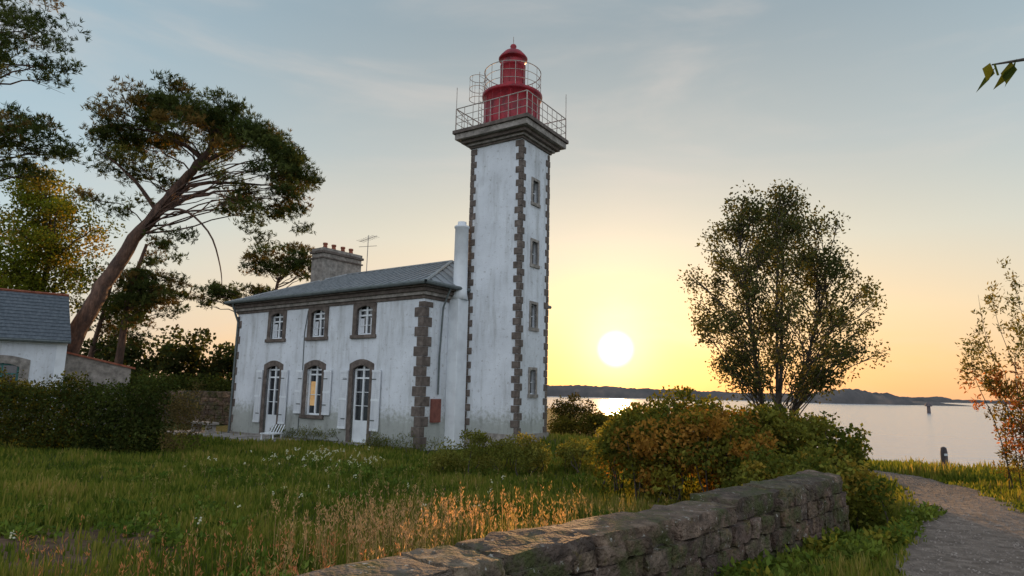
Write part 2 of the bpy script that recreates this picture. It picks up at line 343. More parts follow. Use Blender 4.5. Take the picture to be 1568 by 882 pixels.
# ------------------------------------------------------------------ HOUSE
RZ=math.radians(-36)
house=empty('lighthouse_keepers_house',(-3.02,22.4,0),RZ); b=B(house)
LX=-11.35; WY=7.0; ZT=5.45
bays=[-3.0,-5.7,-8.4]
def arch(u,w,z0,z1,rise,n=9):
    pts=[(u-w/2,z0),(u-w/2,z1-rise)]
    for i in range(1,n):
        t=i/n; pts.append((u-w/2+w*t,z1-rise+rise*math.sin(math.pi*t)))
    pts+=[(u+w/2,z1-rise),(u+w/2,z0)]; return pts
def opening(b,u,w,z0,z1,surr=.2,kind='win',glow=False,sill=True,matst='stone'):
    rise=.13*w/.85
    b.prism('window_surrounds',M[matst],arch(u,w+2*surr,z0,z1+surr+.03,rise+.03),arch(u,w,z0,z1,rise),-.035,.10)
    if sill: b.box('sills',M[matst],u-w/2-surr-.05,u+w/2+surr+.05,-.09,.20,z0-.14,z0-.004)
    gv=.16
    b.box('glass',M['glass'],u-w/2-.02,u+w/2+.02,gv,gv+.02,z0-.02,z1+.02)
    if kind=='win' and not glow:
        for s_ in (-1,1): b.box('net_curtains',M['shutter'],u+s_*w/4-.10+s_*.06,u+s_*w/4+.10+s_*.06,gv-.010,gv-.004,z0+.08,z1-.45)
    if glow: b.box('sunglow_panel',M['warm'],u-w/2+.08,u-.05,gv-.012,gv-.004,z0+.35,z1-.62)  # added pane with sunlight from behind painted as its orange
    fr='white'; f0=gv-.05
    for a in (u-w/2,u+w/2-.06): b.box('frames',M[fr],a,a+.06,f0,gv-.003,z0,z1)
    b.box('frames',M[fr],u-.04,u+.04,f0-.004,gv-.006,z0+.002,z1-.002)
    tz=z1-.5 if kind!='win' else z1-.38
    for z in ([z0,z1-rise-.05,tz]): b.box('frames',M[fr],u-w/2+.06,u+w/2-.06,f0+.003,gv-.008,z,z+.06)
    nb=1 if kind=='win' else 2
    for s in (-1,1):
        c=u+s*w/4
        for i in range(1,nb+1):
            z=z0+(tz-z0)*i/(nb+1) if kind=='win' else z0+.8+(tz-z0-.8)*i/(nb+1)
            b.box('glazing_bars',M[fr],c-w/4+.04,c+w/4-.04,f0+.015,gv-.01,z,z+.022)
    if kind=='door': b.box('door_panels',M['white'],u-w/2+.062,u+w/2-.062,f0+.006,gv-.004,z0+.01,z0+.78)
ops=[]
for u in bays: ops.append((u-.43,u+.43,4.02,5.10))
lw=[(bays[0],.92,.12,2.90,'door'),(bays[1],.92,1.0,2.90,'win'),(bays[2],.92,.12,2.90,'door')]
for u,w,z0,z1,k in lw: ops.append((u-w/2,u+w/2,z0,z1))
b.frame((0,0,0)); b.wall('walls',M['stucco'],LX,0,-.4,ZT,ops)
for u in bays: opening(b,u,.86,4.02,5.10)
for i,(u,w,z0,z1,k) in enumerate(lw):
    opening(b,u,w,z0,z1,.19,k,glow=(i==1),sill=(k=='win'))
    if k=='door': b.box('door_steps',M['stone_l'],u-.75,u+.75,-.45,.1,-.1,.115)
    for s in (-1,1):
        x0=u+s*(w/2+.20); x1=u+s*(w/2+.62); a,c=min(x0,x1),max(x0,x1); top=z1-.18; bot=z0+(.03 if k=='win' else .45)
        b.box('shutters',M['shutter'],a,c,-.085,-.045,bot,top)
        b.box('shutter_rails',M['white'],a,c,-.10,-.086,bot,bot+.09); b.box('shutter_rails',M['white'],a,c,-.10,-.086,top-.09,top); b.box('shutter_rails',M['white'],a,c,-.10,-.086,(bot+top)/2-.04,(bot+top)/2+.04)
        for zz in (bot+.35,top-.35): b.box('shutter_hinges',M['gutter'],(c-.24 if s<0 else a+.01),(c-.01 if s<0 else a+.24),-.106,-.101,zz,zz+.035)
        zq=bot+.12
        while zq<top-.1:
            if abs(zq-(bot+top)/2)>.07: b.box('shutter_louvres',M['shutter'],a+.04,c-.04,-.098,-.086,zq,zq+.025)
            zq+=.07
b.frame((0,0,0),(0,1,0),(-1,0,0)); b.wall('walls',M['stucco'],0,WY,-.4,ZT,[])
b.box('electric_box',M['rust'],.50,.95,-.10,.0-.002,.95,1.75)
b.frame((LX,WY,0),(0,-1,0),(1,0,0)); b.wall('walls',M['stucco'],0,WY,-.4,ZT,[(2.9,3.8,1,2.6)])
b.frame((0,WY,0),(-1,0,0),(0,-1,0)); b.wall('walls',M['stucco'],0,-LX,-.4,ZT,[(2,3,1,2.6),(5.2,6.2,1,2.6),(8,9,1,2.6)])
for u in (2.5,5.7,8.5): b.box('glass',M['glass'],u-.52,u+.52,.16,.18,.98,2.62)
b.frame()
def quoins(b,x,y,sx,sy,z0,z1,h=.34,la=.40,lb=.25,part='quoins',m='stone'):
    z=z0;i=0
    while z<z1-.05:
        a,c=(la,lb) if i%2==0 else (lb,la); a*=random.uniform(.88,1.12); c*=random.uniform(.88,1.12); p=.028+random.uniform(-.006,.006); zt=min(z+h,z1)-.012
        xa,xb=sorted((x+sx*p,x-sx*a)); ya,yb=sorted((y+sy*p,y-sy*c)); b.box(part,M[m],xa,xb,ya,yb,z,zt); z+=h;i+=1
quoins(b,0,0,1,-1,-.2,ZT-.35); quoins(b,LX,0,-1,-1,-.2,ZT-.35,la=.3,lb=.18,m='stone_l'); quoins(b,0,WY,1,1,-.2,ZT-.35); quoins(b,LX,WY,-1,1,-.2,ZT-.35)
b.box('plinth',M['stone_l'],LX-.04,-.5,-.045,.0-.004,-.3,.10)
def slab(part,m,o,z0,z1,x0=LX,x1=0,y0=0,y1=WY): b.box(part,M[m],x0-o,x1+o,y0-o,y1+o,z0,z1)
slab('cornice','stone',.05,ZT-.26,ZT-.14); slab('cornice_mid','stone_l',.12,ZT-.14,ZT-.02); slab('cornice','stone',.20,ZT-.02,ZT+.12); slab('cornice_top','stone',.32,ZT+.12,ZT+.22)
e=.42; zg=ZT+.24
b.tube('gutter',M['gutter'],[(LX-e,-e,zg),(e,-e,zg)],.075,8); b.tube('gutter',M['gutter'],[(e,-e,zg),(e,WY+e,zg)],.075,8); b.tube('gutter',M['gutter'],[(LX-e,-e,zg),(LX-e,WY+e,zg)],.075,8)
x0,x1,y0,y1=LX-.38,.38,-.38,WY+.38; ze=ZT+.23; zr=7.25; rx0,rx1=LX+3.0,-1.9; ym=WY/2
V=[(x0,y0,ze),(x1,y0,ze),(x1,y1,ze),(x0,y1,ze),(rx0,ym,zr),(rx1,ym,zr)]
b.add('roof',M['roof'],V,[(0,1,5,4),(1,2,5),(2,3,4,5),(3,0,4),(0,3,2,1)])
for i in range(1,26):
    xx=x0+(x1-x0)*i/26
    if xx<rx0: t=(xx-x0)/(rx0-x0)
    elif xx>rx1: t=(x1-xx)/(x1-rx1)
    else: t=1
    b.tube('roof_seams',M['zinc'],[(xx,y0,ze+.02),(xx,y0+(ym-y0)*t,ze+(zr-ze)*t+.02)],.028,5)
for i in range(1,14):
    yy=y0+(y1-y0)*i/14; t=1-abs(yy-ym)/(ym-y0)
    b.tube('roof_seams',M['zinc'],[(x1,yy,ze+.02),(x1+(rx1-x1)*t,yy,ze+(zr-ze)*t+.02)],.028,5)
for a,c in ((0,4),(1,5),(2,5),(3,4),(4,5)): b.tube('ridge_caps',M['zinc'],[tuple(np.array(V[a])+[0,0,.03]),tuple(np.array(V[c])+[0,0,.03])],.06,6)
cx,cy=-9.4,3.7
b.box('chimney',M['stone_l'],cx-.42,cx+.42,cy-1.15,cy+1.15,6.2,8.25); b.box('chimney_cap',M['stone'],cx-.50,cx+.50,cy-1.23,cy+1.23,8.25,8.36); b.box('chimney_cap2',M['stone_l'],cx-.44,cx+.44,cy-1.17,cy+1.17,8.36,8.5)
b.box('chimney_cap3',M['stone'],cx-.48,cx+.48,cy-1.21,cy+1.21,8.0,8.06)
for dy in (-.75,-.25,.3,.8): b.lathe('chimney_pots',M['terracotta'],[(.12,8.5),(.09,8.72),(.12,8.75),(.11,8.82)],(cx,cy+dy),12)
ax,ay=-8.3,4.6
b.tube('tv_antenna',M['rail'],[(ax,ay,7.0),(ax,ay,9.4)],.02,5); b.tube('tv_antenna',M['rail'],[(ax-.6,ay,9.15),(ax+.6,ay,9.3)],.012,5)
for i in range(8):
    xx=ax-.55+i*.15; b.tube('tv_antenna',M['rail'],[(xx,ay-.25,9.16+i*.018),(xx,ay+.25,9.16+i*.018)],.008,4)
b.tube('tv_antenna',M['rail'],[(ax-.3,ay-.3,8.8),(ax+.3,ay+.3,8.9)],.012,4)
b.tube('wall_cable',M['gutter'],[(-6.35,-.02,5.1),(-6.5,-.02,4.2),(-6.45,-.02,2.5),(-6.5,-.02,.2)],.018,5)
b.tube('downpipe',M['gutter'],[(LX+.12,-.4,ZT+.2),(LX+.12,-.2,ZT-.3),(LX+.12,-.06,ZT-.6),(LX+.12,-.06,0)],.045,6)
b.tube('downpipe',M['white'],[(.4,.9,ZT+.2),(.12,.85,ZT-.5),(.07,.8,3.2),(.07,.8,1.9)],.035,6)
fy=1.55
b.box('flue_base',M['white'],.004,.46,fy-.28,fy+.28,-.3,5.3); b.lathe('smooth_flue',M['white'],[(.31,5.3),(.26,5.55),(.25,7.95),(.28,7.97),(.28,8.03),(.16,8.10),(.16,8.2),(.02,8.22)],(.27,fy),20)
b.box('link_wall',M['stucco'],.004,.95,2.35,4.6,-.3,5.25); b.box('link_cornice',M['stone'],.004,1.0,2.3,4.65,5.25,5.45)
b.box('rusty_strip',M['rust'],.45,.70,2.318,2.347,1.3,4.2)
quoins(b,.95,2.35,1,-1,-.1,5.2,part='link_quoins',la=.22,lb=.22)
b.done(bevel=('quoins','link_quoins','cornice','chimney','chimney_cap','sills','flue_base'))

# ------------------------------------------------------------------ TOWER
tower=empty('lighthouse_tower',(.26,22.5,0),math.radians(-33)); b=B(tower); TW,TD,TH=2.25,1.98,11.12
wz=[9.35,7.05,4.75,2.40]
tops=[(.97-.19,.97+.19,z-.42,z+.42) for z in wz]
b.frame((-TW,0,0)); b.wall('walls',M['stucco'],0,TW,-.3,TH,[])
b.frame((0,0,0),(0,1,0),(-1,0,0)); b.wall('walls',M['stucco'],0,TD,-.3,TH,tops)
for z in wz:
    u=.97; w=.38; sr=.10
    b.prism('window_surrounds',M['stone_l'],[(u-w/2-sr,z-.42),(u-w/2-sr,z+.42+sr),(u+w/2+sr,z+.42+sr),(u+w/2+sr,z-.42)],[(u-w/2,z-.42),(u-w/2,z+.42),(u+w/2,z+.42),(u+w/2,z-.42)],-.03,.08)
    b.box('sills',M['stone_l'],u-w/2-sr-.03,u+w/2+sr+.03,-.06,.15,z-.54,z-.424)
    b.box('glass',M['glass'],u-w/2-.01,u+w/2+.01,.16,.18,z-.43,z+.43)
    b.box('frames',M['white'],u-.015,u+.015,.12,.157,z-.42,z+.42)
    for q in (-.42,-.02,.39): b.box('frames',M['white'],u-w/2,u+w/2,.125,.155,z+q,z+q+.03)
b.frame((-TW,TD,0),(0,-1,0),(1,0,0)); b.wall('walls',M['stucco'],0,TD,-.3,TH,[])
b.frame((0,TD,0),(-1,0,0),(0,-1,0)); b.wall('walls',M['stucco'],0,TW,-.3,TH,[])
b.frame()
for (x,y,sx,sy) in ((0,0,1,-1),(-TW,0,-1,-1),(0,TD,1,1),(-TW,TD,-1,1)): quoins(b,x,y,sx,sy,.35,TH-.03,h=.25,la=.25,lb=.13)
b.box('plinth',M['stone_l'],-TW-.07,.07,-.07,TD+.07,-.3,.62)
def sl(part,m,o,z0,z1): b.box(part,M[m],-TW-o,o,-o,TD+o,z0,z1)
sl('cornice_a','stone',.07,TH,TH+.08); sl('cornice_b','stone_l',.16,TH+.08,TH+.17); sl('cornice_c','stone',.30,TH+.17,TH+.30); sl('platform','stone_l',.48,TH+.30,TH+.52); sl('platform_edge','stone',.55,TH+.52,TH+.66)
PZ=TH+.66; o=.46
cs=[(-TW-o,-o),(o,-o),(o,TD+o),(-TW-o,TD+o)]
for i in range(4):
    a=np.array(cs[i]); c=np.array(cs[(i+1)%4])
    for h,r in ((.88,.020),(.58,.012),(.3,.012)): b.tube('railing',M['rail'],[(*a,PZ+h),(*c,PZ+h)],r,6)
    for k in range(8):
        p=a+(c-a)*k/8; b.tube('railing',M['rail'],[(*p,PZ-.1),(*p,PZ+.88)],.014 if k else .026,6)
for cx_,cy_,h in ((cs[0][0],cs[0][1],1.75),(cs[2][0],cs[2][1],1.9)): b.tube('aerials',M['rail'],[(cx_,cy_,PZ),(cx_,cy_,PZ+h)],.014,5)
b.tube('railing',M['rail'],[(cs[0][0],cs[0][1],PZ+.88),(-TW+.1,.3,PZ+.05)],.015,5)
ac=(-TW/2,TD/2)
DR=1.08
b.lathe('lantern_drum',M['red'],[(DR+.05,PZ),(DR+.05,PZ+.08),(DR,PZ+.1),(DR,PZ+1.40),(DR+.06,PZ+1.45),(DR+.09,PZ+1.50),(DR+.09,PZ+1.58),(DR,PZ+1.60)],ac,48)
b.lathe('lantern_column',M['red'],[(.62,PZ+1.60),(.60,PZ+1.80),(.50,PZ+1.92),(.47,PZ+2.05),(.47,PZ+2.75),(.50,PZ+2.78),(.50,PZ+2.85),(.47,PZ+2.87),(.46,PZ+3.08),(.56,PZ+3.10),(.57,PZ+3.16),(.50,PZ+3.26),(.36,PZ+3.42),(.20,PZ+3.52),(.12,PZ+3.55),(.10,PZ+3.62),(.13,PZ+3.68),(.10,PZ+3.75),(.03,PZ+3.78)],ac,40)
b.tube('lightning_rod',M['rail'],[(*ac,PZ+3.75),(*ac,PZ+4.1)],.014,5)
for k in range(10):
    a=2*math.pi*k/10; p=(ac[0]+.475*math.cos(a),ac[1]+.475*math.sin(a)); b.tube('lantern_astragals',M['red'],[(*p,PZ+2.05),(*p,PZ+2.75)],.018,5)
for k in range(18):
    a=2*math.pi*k/18; p=(ac[0]+(DR+.003)*math.cos(a),ac[1]+(DR+.003)*math.sin(a)); b.tube('drum_seams',M['red'],[(*p,PZ+.1),(*p,PZ+1.42)],.014,4)
def ring(r,z,c=ac,a0=0,a1=2*math.pi,n=40): return [(c[0]+r*math.cos(a0+(a1-a0)*i/n),c[1]+r*math.sin(a0+(a1-a0)*i/n),z) for i in range(n+1)]
GZ=PZ+1.58
for h,r in ((.95,.018),(.62,.012),(.3,.012)): b.tube('gallery_railing',M['rail'],ring(DR+.02,GZ+h),r,5)
for k in range(14):
    a=2*math.pi*k/14; p=(ac[0]+(DR+.02)*math.cos(a),ac[1]+(DR+.02)*math.sin(a)); b.tube('gallery_railing',M['rail'],[(*p,GZ),(*p,GZ+.95)],.012,5)
lc=(ac[0]-DR-.32,ac[1]-.35)
for s in (-.2,.2): b.tube('access_ladder',M['rail'],[(lc[0]+.2,lc[1]+s,PZ),(lc[0]+.2,lc[1]+s,PZ+2.7)],.015,5)
for k in range(10): b.tube('access_ladder',M['rail'],[(lc[0]+.2,lc[1]-.2,PZ+.2+.26*k),(lc[0]+.2,lc[1]+.2,PZ+.2+.26*k)],.009,4)
for k in range(3): b.tube('ladder_cage',M['rail'],ring(.34,PZ+1.65+.45*k,lc),.013,5)
for a in (0.6,1.6,2.6,3.6,4.6): b.tube('ladder_cage',M['rail'],[(lc[0]+.34*math.cos(a),lc[1]+.34*math.sin(a),PZ+1.65),(lc[0]+.34*math.cos(a),lc[1]+.34*math.sin(a),PZ+2.55)],.01,4)
b.done(bevel=('quoins','platform','platform_edge','cornice_c'))

# ------------------------------------------------------------------ LEFT COTTAGE
cot=empty('cottage',(-18.3,27.0,0),math.radians(40)); b=B(cot)
b.wall('walls',M['stucco'],-12,0,-.3,3.75,[(-2.55,-1.45,1.3,2.75)])
b.prism('window_surrounds',M['stone_l'],arch(-2.0,1.75,1.3,3.05,.16),arch(-2.0,1.1,1.3,2.75,.14),-.03,.1)
b.box('glass',M['glass'],-2.56,-1.44,.16,.18,1.28,2.77)
for a in (-2.55,-2.02,-1.51): b.box('frames',M['green'],a,a+.07,.1,.157,1.3,2.75)
for z in (1.3,1.8,2.3,2.66): b.box('frames',M['green'],-2.48,-1.52,.105,.154,z,z+.06)
b.box('end_wall',M['stucco'],-.3,-.003,.003,5.0,-.3,3.75); b.box('back_wall',M['stucco'],-12,-.3,4.8,5.0,-.3,3.75)
b.add('gable',M['stucco'],[(-.02,0,3.75),(-.02,5,3.75),(-.02,2.5,5.7)],[(0,1,2)])
b.box('corner_pilaster',M['white'],-.32,.03,-.04,.3,-.3,3.6); b.box('eave_band',M['white'],-12,.04,-.08,-.003,3.55,3.78)
b.add('roof',M['slate'],[(-12,-.25,3.72),(.12,-.25,3.72),(.12,2.5,5.85),(-12,2.5,5.85),(.12,5.25,3.72),(-12,5.25,3.72),(-12,-.25,3.62),(.12,-.25,3.62)],[(0,1,2,3),(3,2,4,5),(6,7,1,0)])
for i in range(14):
    t=i/14; b.tube('slate_courses',M['slate'],[(-12,-.25+2.75*t,3.73+2.13*t),(.12,-.25+2.75*t,3.73+2.13*t)],.016,4)
b.tube('ridge_tiles',M['terracotta'],[(-12,2.5,5.88),(.12,2.5,5.88)],.06,6); b.tube('gutter',M['gutter'],[(-12,-.3,3.66),(.1,-.3,3.66)],.06,6)
b.box('lean_to',M['stone_l'],.035,2.6,.9,4.5,-.3,2.75); b.add('lean_to_roof',M['terracotta'],[(.035,.8,3.35),(2.75,.8,2.75),(2.75,4.6,2.75),(.035,4.6,3.35),(.035,.8,3.27),(2.75,.8,2.67)],[(0,1,2,3),(4,5,1,0)])
b.add('lean_to_gable',M['stone_l'],[(.035,.9,2.75),(2.6,.9,2.75),(.035,.9,3.3)],[(0,1,2)])
b.done()

b=B(empty('stone_bench',(-12.9,28.2,0),RZ)); b.box('seat',M['stone_l'],-.8,.8,-.22,.22,.42,.52); b.box('leg_1',M['stone_l'],-.65,-.45,-.18,.18,-.05,.42); b.box('leg_2',M['stone_l'],.45,.65,-.18,.18,-.05,.42); b.done(bevel=('seat',))
b=B(empty('paved_terrace',(-3.02,22.4,0),RZ))
for i in range(9):
    for j in range(2): b.box('slabs',M['stone_l'],-13.2+i*.85,-13.2+i*.85+.83,-1.95+j*.75,-1.95+j*.75+.73,-.05,.075+.01*((i*7+j*3)%3))
b.done(bevel=('slabs',))
b=B(empty('garden_chair',(-8.9,25.1,.0),RZ+.3)); b.box('seat',M['white'],-.3,.3,-.3,.25,.30,.34)
for sx in (-.27,.23):
    for sy in (-.27,.2): b.box('legs',M['white'],sx,sx+.04,sy,sy+.04,-.02,.30)
for k in range(5): b.tube('backrest',M['white'],[(-.25+k*.12,.22,.34),(-.25+k*.12,.42,.62)],.02,5)
b.done()
b=B(empty('wooden_post',(12.55,19.3,0))); b.lathe('post',M['wood'],[(.095,-.4),(.09,.60),(.07,.72),(.02,.75)],(0,0),10); b.box('band',M['white'],-.05,.05,-.098,-.08,.50,.56); b.done()
b=B(empty('channel_marker',(136,215,-2.5))); b.lathe('pile',M['wood'],[(.6,-1),(.5,2.2),(1.1,2.3),(.9,3.0),(.2,3.6)],(0,0),10); b.done()

# ------------------------------------------------------------------ foliage
def diamonds(C,U,L_,W_):
    n=len(C); R=rng.normal(size=(n,3)); Vv=np.cross(U,R); Vv/=np.linalg.norm(Vv,axis=1)[:,None]+1e-9
    L_=np.asarray(L_)[:,None] if np.ndim(L_) else L_; W_=np.asarray(W_)[:,None] if np.ndim(W_) else W_
    P=np.stack([C,C+U*L_*.45+Vv*W_*.5,C+U*L_,C+U*L_*.45-Vv*W_*.5],1).reshape(-1,3)
    return P,np.arange(n*4).reshape(-1,4)
def unit(n,zb=0):
    U=rng.normal(size=(n,3)); U[:,2]+=zb; return U/(np.linalg.norm(U,axis=1)[:,None]+1e-9)
def needles(name,clumps,cr,parent,tufts=38,per=11,L=.26,W=.034,cols=((.032,.048,.016),(.08,.10,.032)),warm=0.0):
    C=[];U=[];K=[]
    for c in clumps:
        r=np.array(cr)*random.uniform(.6,1.25); q=unit(tufts)*rng.random((tufts,1))**.45*r+np.array(c)
        q[:,2]+= -.12*np.hypot(q[:,0]-c[0],q[:,1]-c[1])**2
        m=random.random(); col=np.array(cols[0])*(1-m)+np.array(cols[1])*m
        if random.random()<warm: col=col*.5+np.array((.18,.10,.035))*.6
        C.append(np.repeat(q,per,0)); out=unit(tufts,.7); u=np.repeat(out,per,0)+unit(tufts*per)*.75; U.append(u/np.linalg.norm(u,axis=1)[:,None])
        k=np.repeat(col[None]*rng.uniform(.6,1.4,(tufts,1)),per,0); K.append(k)
    C=np.concatenate(C);U=np.concatenate(U);K=np.concatenate(K)
    P,F=diamonds(C,U,L*rng.uniform(.7,1.2,len(C)),W); return mesh_np(name,P,F,np.repeat(K,4,0),M['needle'],parent)
def leaves(name,clumps,cr,parent,n=200,L=.09,W=.05,cols=((.03,.05,.015),(.08,.10,.03)),zb=0,surface=.33,m='leaf',p3=.16):
    C=[];U=[];K=[]
    for c in clumps:
        r=np.array(cr)*random.uniform(.65,1.3); q=unit(n)*rng.random((n,1))**surface*r+np.array(c)
        t=random.random(); col=np.array(cols[0])*(1-t)+np.array(cols[1])*t
        if len(cols)>2 and random.random()<p3: col=np.array(cols[2])
        C.append(q); U.append(unit(n,zb)); K.append(col[None]*rng.uniform(.55,1.5,(n,1))*np.array([1,1,1])+rng.uniform(0,.012,(n,3))*np.array([1,.6,.1]))
    C=np.concatenate(C);U=np.concatenate(U);K=np.concatenate(K)
    P,F=diamonds(C,U,L*rng.uniform(.6,1.3,len(C)),W*rng.uniform(.7,1.2,len(C))); return mesh_np(name,P,F,np.repeat(K,4,0),M[m],parent)
def polyl(P,t):
    P=np.array(P,float); s=np.linspace(0,1,len(P)); return np.array([np.interp(t,s,P[:,i]) for i in range(3)])
def branches(T,trunk,rad,clumps,tmin=.45,droop=.0,k=.30,rb=.10,rk=.016,tw=.7):
    tr=np.array(trunk,float); ts=np.linspace(tmin,1,40); pts=np.array([polyl(tr,t) for t in ts])
    for c in clumps:
        c=np.array(c); hd=np.hypot(pts[:,0]-c[0],pts[:,1]-c[1]); cost=np.abs(pts[:,2]-(c[2]-k*hd-.3))+.35*hd+rng.random(len(pts))*.6; i=int(np.argmin(cost)); a=pts[i]; L=np.linalg.norm(c-a)
        side=rng.normal(size=3)*.12*L; m1=a+(c-a)*.35+np.array([0,0,.12*L-droop])+side; m2=a+(c-a)*.7+np.array([0,0,.06*L])-side*.4
        r=min(rb,rk*L+.008); cpts=[]
        for t in np.linspace(0,1,9): cpts.append((1-t)**3*a+3*t*(1-t)**2*m1+3*t*t*(1-t)*m2+t**3*c+rng.normal(size=3)*.012*L*(0<t<1))
        T.add(cpts,np.linspace(r,min(.012,r*.5),9),5)
        for _ in range(3):
            e_=c+unit(1)[0]*np.array([tw,tw,tw*.5]); T.add([cpts[6],(np.array(cpts[6])+e_)/2+unit(1)[0]*.1*tw,e_],[min(.012,r*.6),.007,.004],4)
def smoothline(P,n=24):
    P=np.array(P,float); s=np.linspace(0,1,len(P)); t=np.linspace(0,1,n); Q=np.stack([np.interp(t,s,P[:,i]) for i in range(3)],-1)
    for _ in range(2): Q[1:-1]=(Q[:-2]+2*Q[1:-1]+Q[2:])/4
    return Q
pine=empty('leaning_pine_tree'); T=Tubes()
trunk=smoothline([(-20.9,30,-.3),(-20.3,30,3.2),(-19.3,30,5.8),(-18.4,30.1,7.7),(-17.0,30.2,10.2),(-15.6,30.1,12.0),(-14.6,30,13.2),(-14.2,30,14.2)],40)
trunk[5:]+=rng.normal(size=(35,3))*.035
T.add(trunk,np.linspace(.46,.10,len(trunk)),12)
xt=[-20.0,-19.1,-18,-15.7,-13.4,-11.3,-9.6]; zt_=[14.2,15.0,15.7,16.3,15.7,14.3,12.2]
cl=[]
for i in range(165):
    xx=rng.uniform(-19.3,-9.9); w=1-((xx+15)/5.5)**2; yy=30+rng.uniform(-1,1)*(.9+2.2*max(w,0))
    zz=np.interp(xx,xt,zt_)-.4-abs(rng.normal())*1.05-.05*(yy-30)**2; cl.append((xx,yy,zz))
low=[(-19.8,13.0),(-19.5,12.6),(-18.8,13.0),(-18.1,12.0),(-18.9,10.2),(-18.1,10.5),(-17.4,12.3),(-16.7,11.4),(-13.2,11.6),(-12.4,11.0),(-12.0,10.3),(-11.6,9.5),(-12.6,9.9),(-11.0,11.0),(-10.3,11.6),(-9.7,12.0),(-10.1,10.7),(-9.9,13.0),(-12.0,12.0),(-13.8,12.4),(-11.2,12.5),(-15.8,9.0),(-16.2,8.4),(-10.9,10.0),(-13.4,10.4),(-14.4,11.5),(-12.9,10.9),(-11.4,10.6),(-10.6,12.6)]
for X_,Z_ in low:
    for _ in range(2): cl.append((X_+rng.normal()*.3,30+rng.uniform(-1.6,1.6),Z_+rng.normal()*.25))
main=[(-18.8,29.6,14.2),(-17.2,30.8,15.2),(-15.5,29.3,15.5),(-13.2,30.6,15.0),(-11.4,29.7,13.6),(-10.6,30.2,11.8),(-12.3,29.5,11.2)]
branches(T,trunk,None,main,.55,rb=.14,rk=.032)
branches(T,trunk,None,cl[:160:6]+cl[-58::3],.5,rb=.05,rk=.008)
T.add(smoothline([(-17,30.2,10.2),(-15.3,29.6,10.2),(-13.8,29.3,8.9),(-13.2,29.2,7.2),(-13.1,29.2,6.4)],16),np.linspace(.07,.015,16),5)
T.add(smoothline([(-17,30.2,10.2),(-17.8,29.8,11.4),(-18.9,29.6,12.4),(-19.8,29.5,12.9)],16),np.linspace(.12,.02,16),6)
T.done('trunk_and_limbs',M['bark'],pine)
needles('needle_crown',cl,(.85,.85,.36),pine,44,9,warm=.14)
def pine2(name,trunk,r0,cl,cr=(.8,.8,.35),tm=.45,**k):
    p=empty(name); T=Tubes(); q=smoothline(trunk); T.add(q,np.linspace(r0,r0*.3,len(q)),9); branches(T,q,None,cl[::2],tm,rb=.07,rk=.012); T.done('trunk_and_limbs',M['bark'],p); needles('needle_crown',cl,cr,p,**k)
def blob(c,r,n,flat=.5):
    u=unit(n)*rng.random((n,1))**flat*np.array(r); return [tuple(v) for v in (u+np.array(c))]
pine2('pine_tree',[(-19.3,20,-.2),(-19.5,20,5),(-18.8,20,9),(-18.2,20,14.5)],.4,
    blob((-16.7,20,13.2),(2.4,2.2,1.5),38)+blob((-16.2,20,9.6),(2.1,2,1.0),32)+blob((-18.5,20,16),(3,3,1.2),22),(.7,.7,.3),tufts=40,per=9,L=.2,W=.026,warm=.1)
pine2('pine_tree',[(-21.7,36,-.2),(-21.4,36,3.5),(-21.3,36,7),(-20.6,36,9.8)],.27,blob((-20.2,36,7.2),(2.0,2,2.7),56),(.75,.75,.35),.3,tufts=34,per=8,L=.26,W=.042,warm=.35)
pine2('pine_tree',[(-26,40,-.2),(-25.5,40,4),(-24.8,40,8)],.25,blob((-24,40,6.4),(2.8,2,2.6),42),(.9,.9,.5),.3,tufts=32,per=8,L=.28,W=.055,warm=.25)
pine2('pine_tree',[(-16.6,43,-.2),(-16.2,43,5),(-15.6,43,9)],.3,blob((-14.9,43,10.2),(2.9,2,1.3),44)+blob((-19.4,43,8.0),(1.9,1.2,.8),16)+blob((-17.4,43,8.4),(1.4,1.2,.4),6),(.8,.8,.3),.4,tufts=30,per=8,L=.3,W=.05,warm=.3)
t1=empty('oak_tree'); T=Tubes(); q=smoothline([(-25.2,34,-.2),(-25,34,4),(-24.5,34,8.5)]); T.add(q,np.linspace(.35,.12,len(q)),8); cl=blob((-24.6,33.5,8.8),(3.3,2.6,3.5),88,.4)+blob((-26,34,12),(2.2,2,1.4),14)
branches(T,q,None,cl[::3],.4,rb=.07); T.done('trunk_and_limbs',M['bark2'],t1); leaves('leaf_crown',cl,(.95,.9,.6),t1,240,.16,.11,((.05,.075,.01),(.13,.15,.022),(.20,.16,.03)))
bg=empty('background_trees'); cl=[]
for xx in np.arange(-36,-13.5,.75):
    tp=4.7+.5*math.sin(xx*1.3)+.5*math.sin(xx*3.1)
    for z in np.arange(.6,tp,.9): cl.append((xx+rng.normal()*.3,46+rng.uniform(-1.2,1.2),z))
leaves('foliage',cl,(1.0,1.0,.8),bg,190,.30,.24,((.022,.034,.015),(.05,.062,.024)))
def hedge(name,pts,w,h,cr,n,L,W,cols,step=.4,zs=None,m='leaf'):
    r=empty(name); cl=[]; P=np.array(pts,float); seg=np.cumsum([0]+[np.linalg.norm(P[i+1]-P[i]) for i in range(len(P)-1)])
    for a in np.arange(0,seg[-1],step):
        x_,y_=np.interp(a,seg,P[:,0]),np.interp(a,seg,P[:,1]); hh=h(a) if callable(h) else h
        for z in np.arange(cr[2]*.5,hh-cr[2]*.4,cr[2]*.95):
            for o in np.arange(-w/2,w/2+.01,max(cr[1]*.9,.2)):
                cl.append((x_+rng.normal()*.08*1,y_+o+rng.normal()*.08,float(H(x_,y_))+z+rng.normal()*.04))
    leaves('foliage',cl,cr,r,n,L,W,cols); return cl
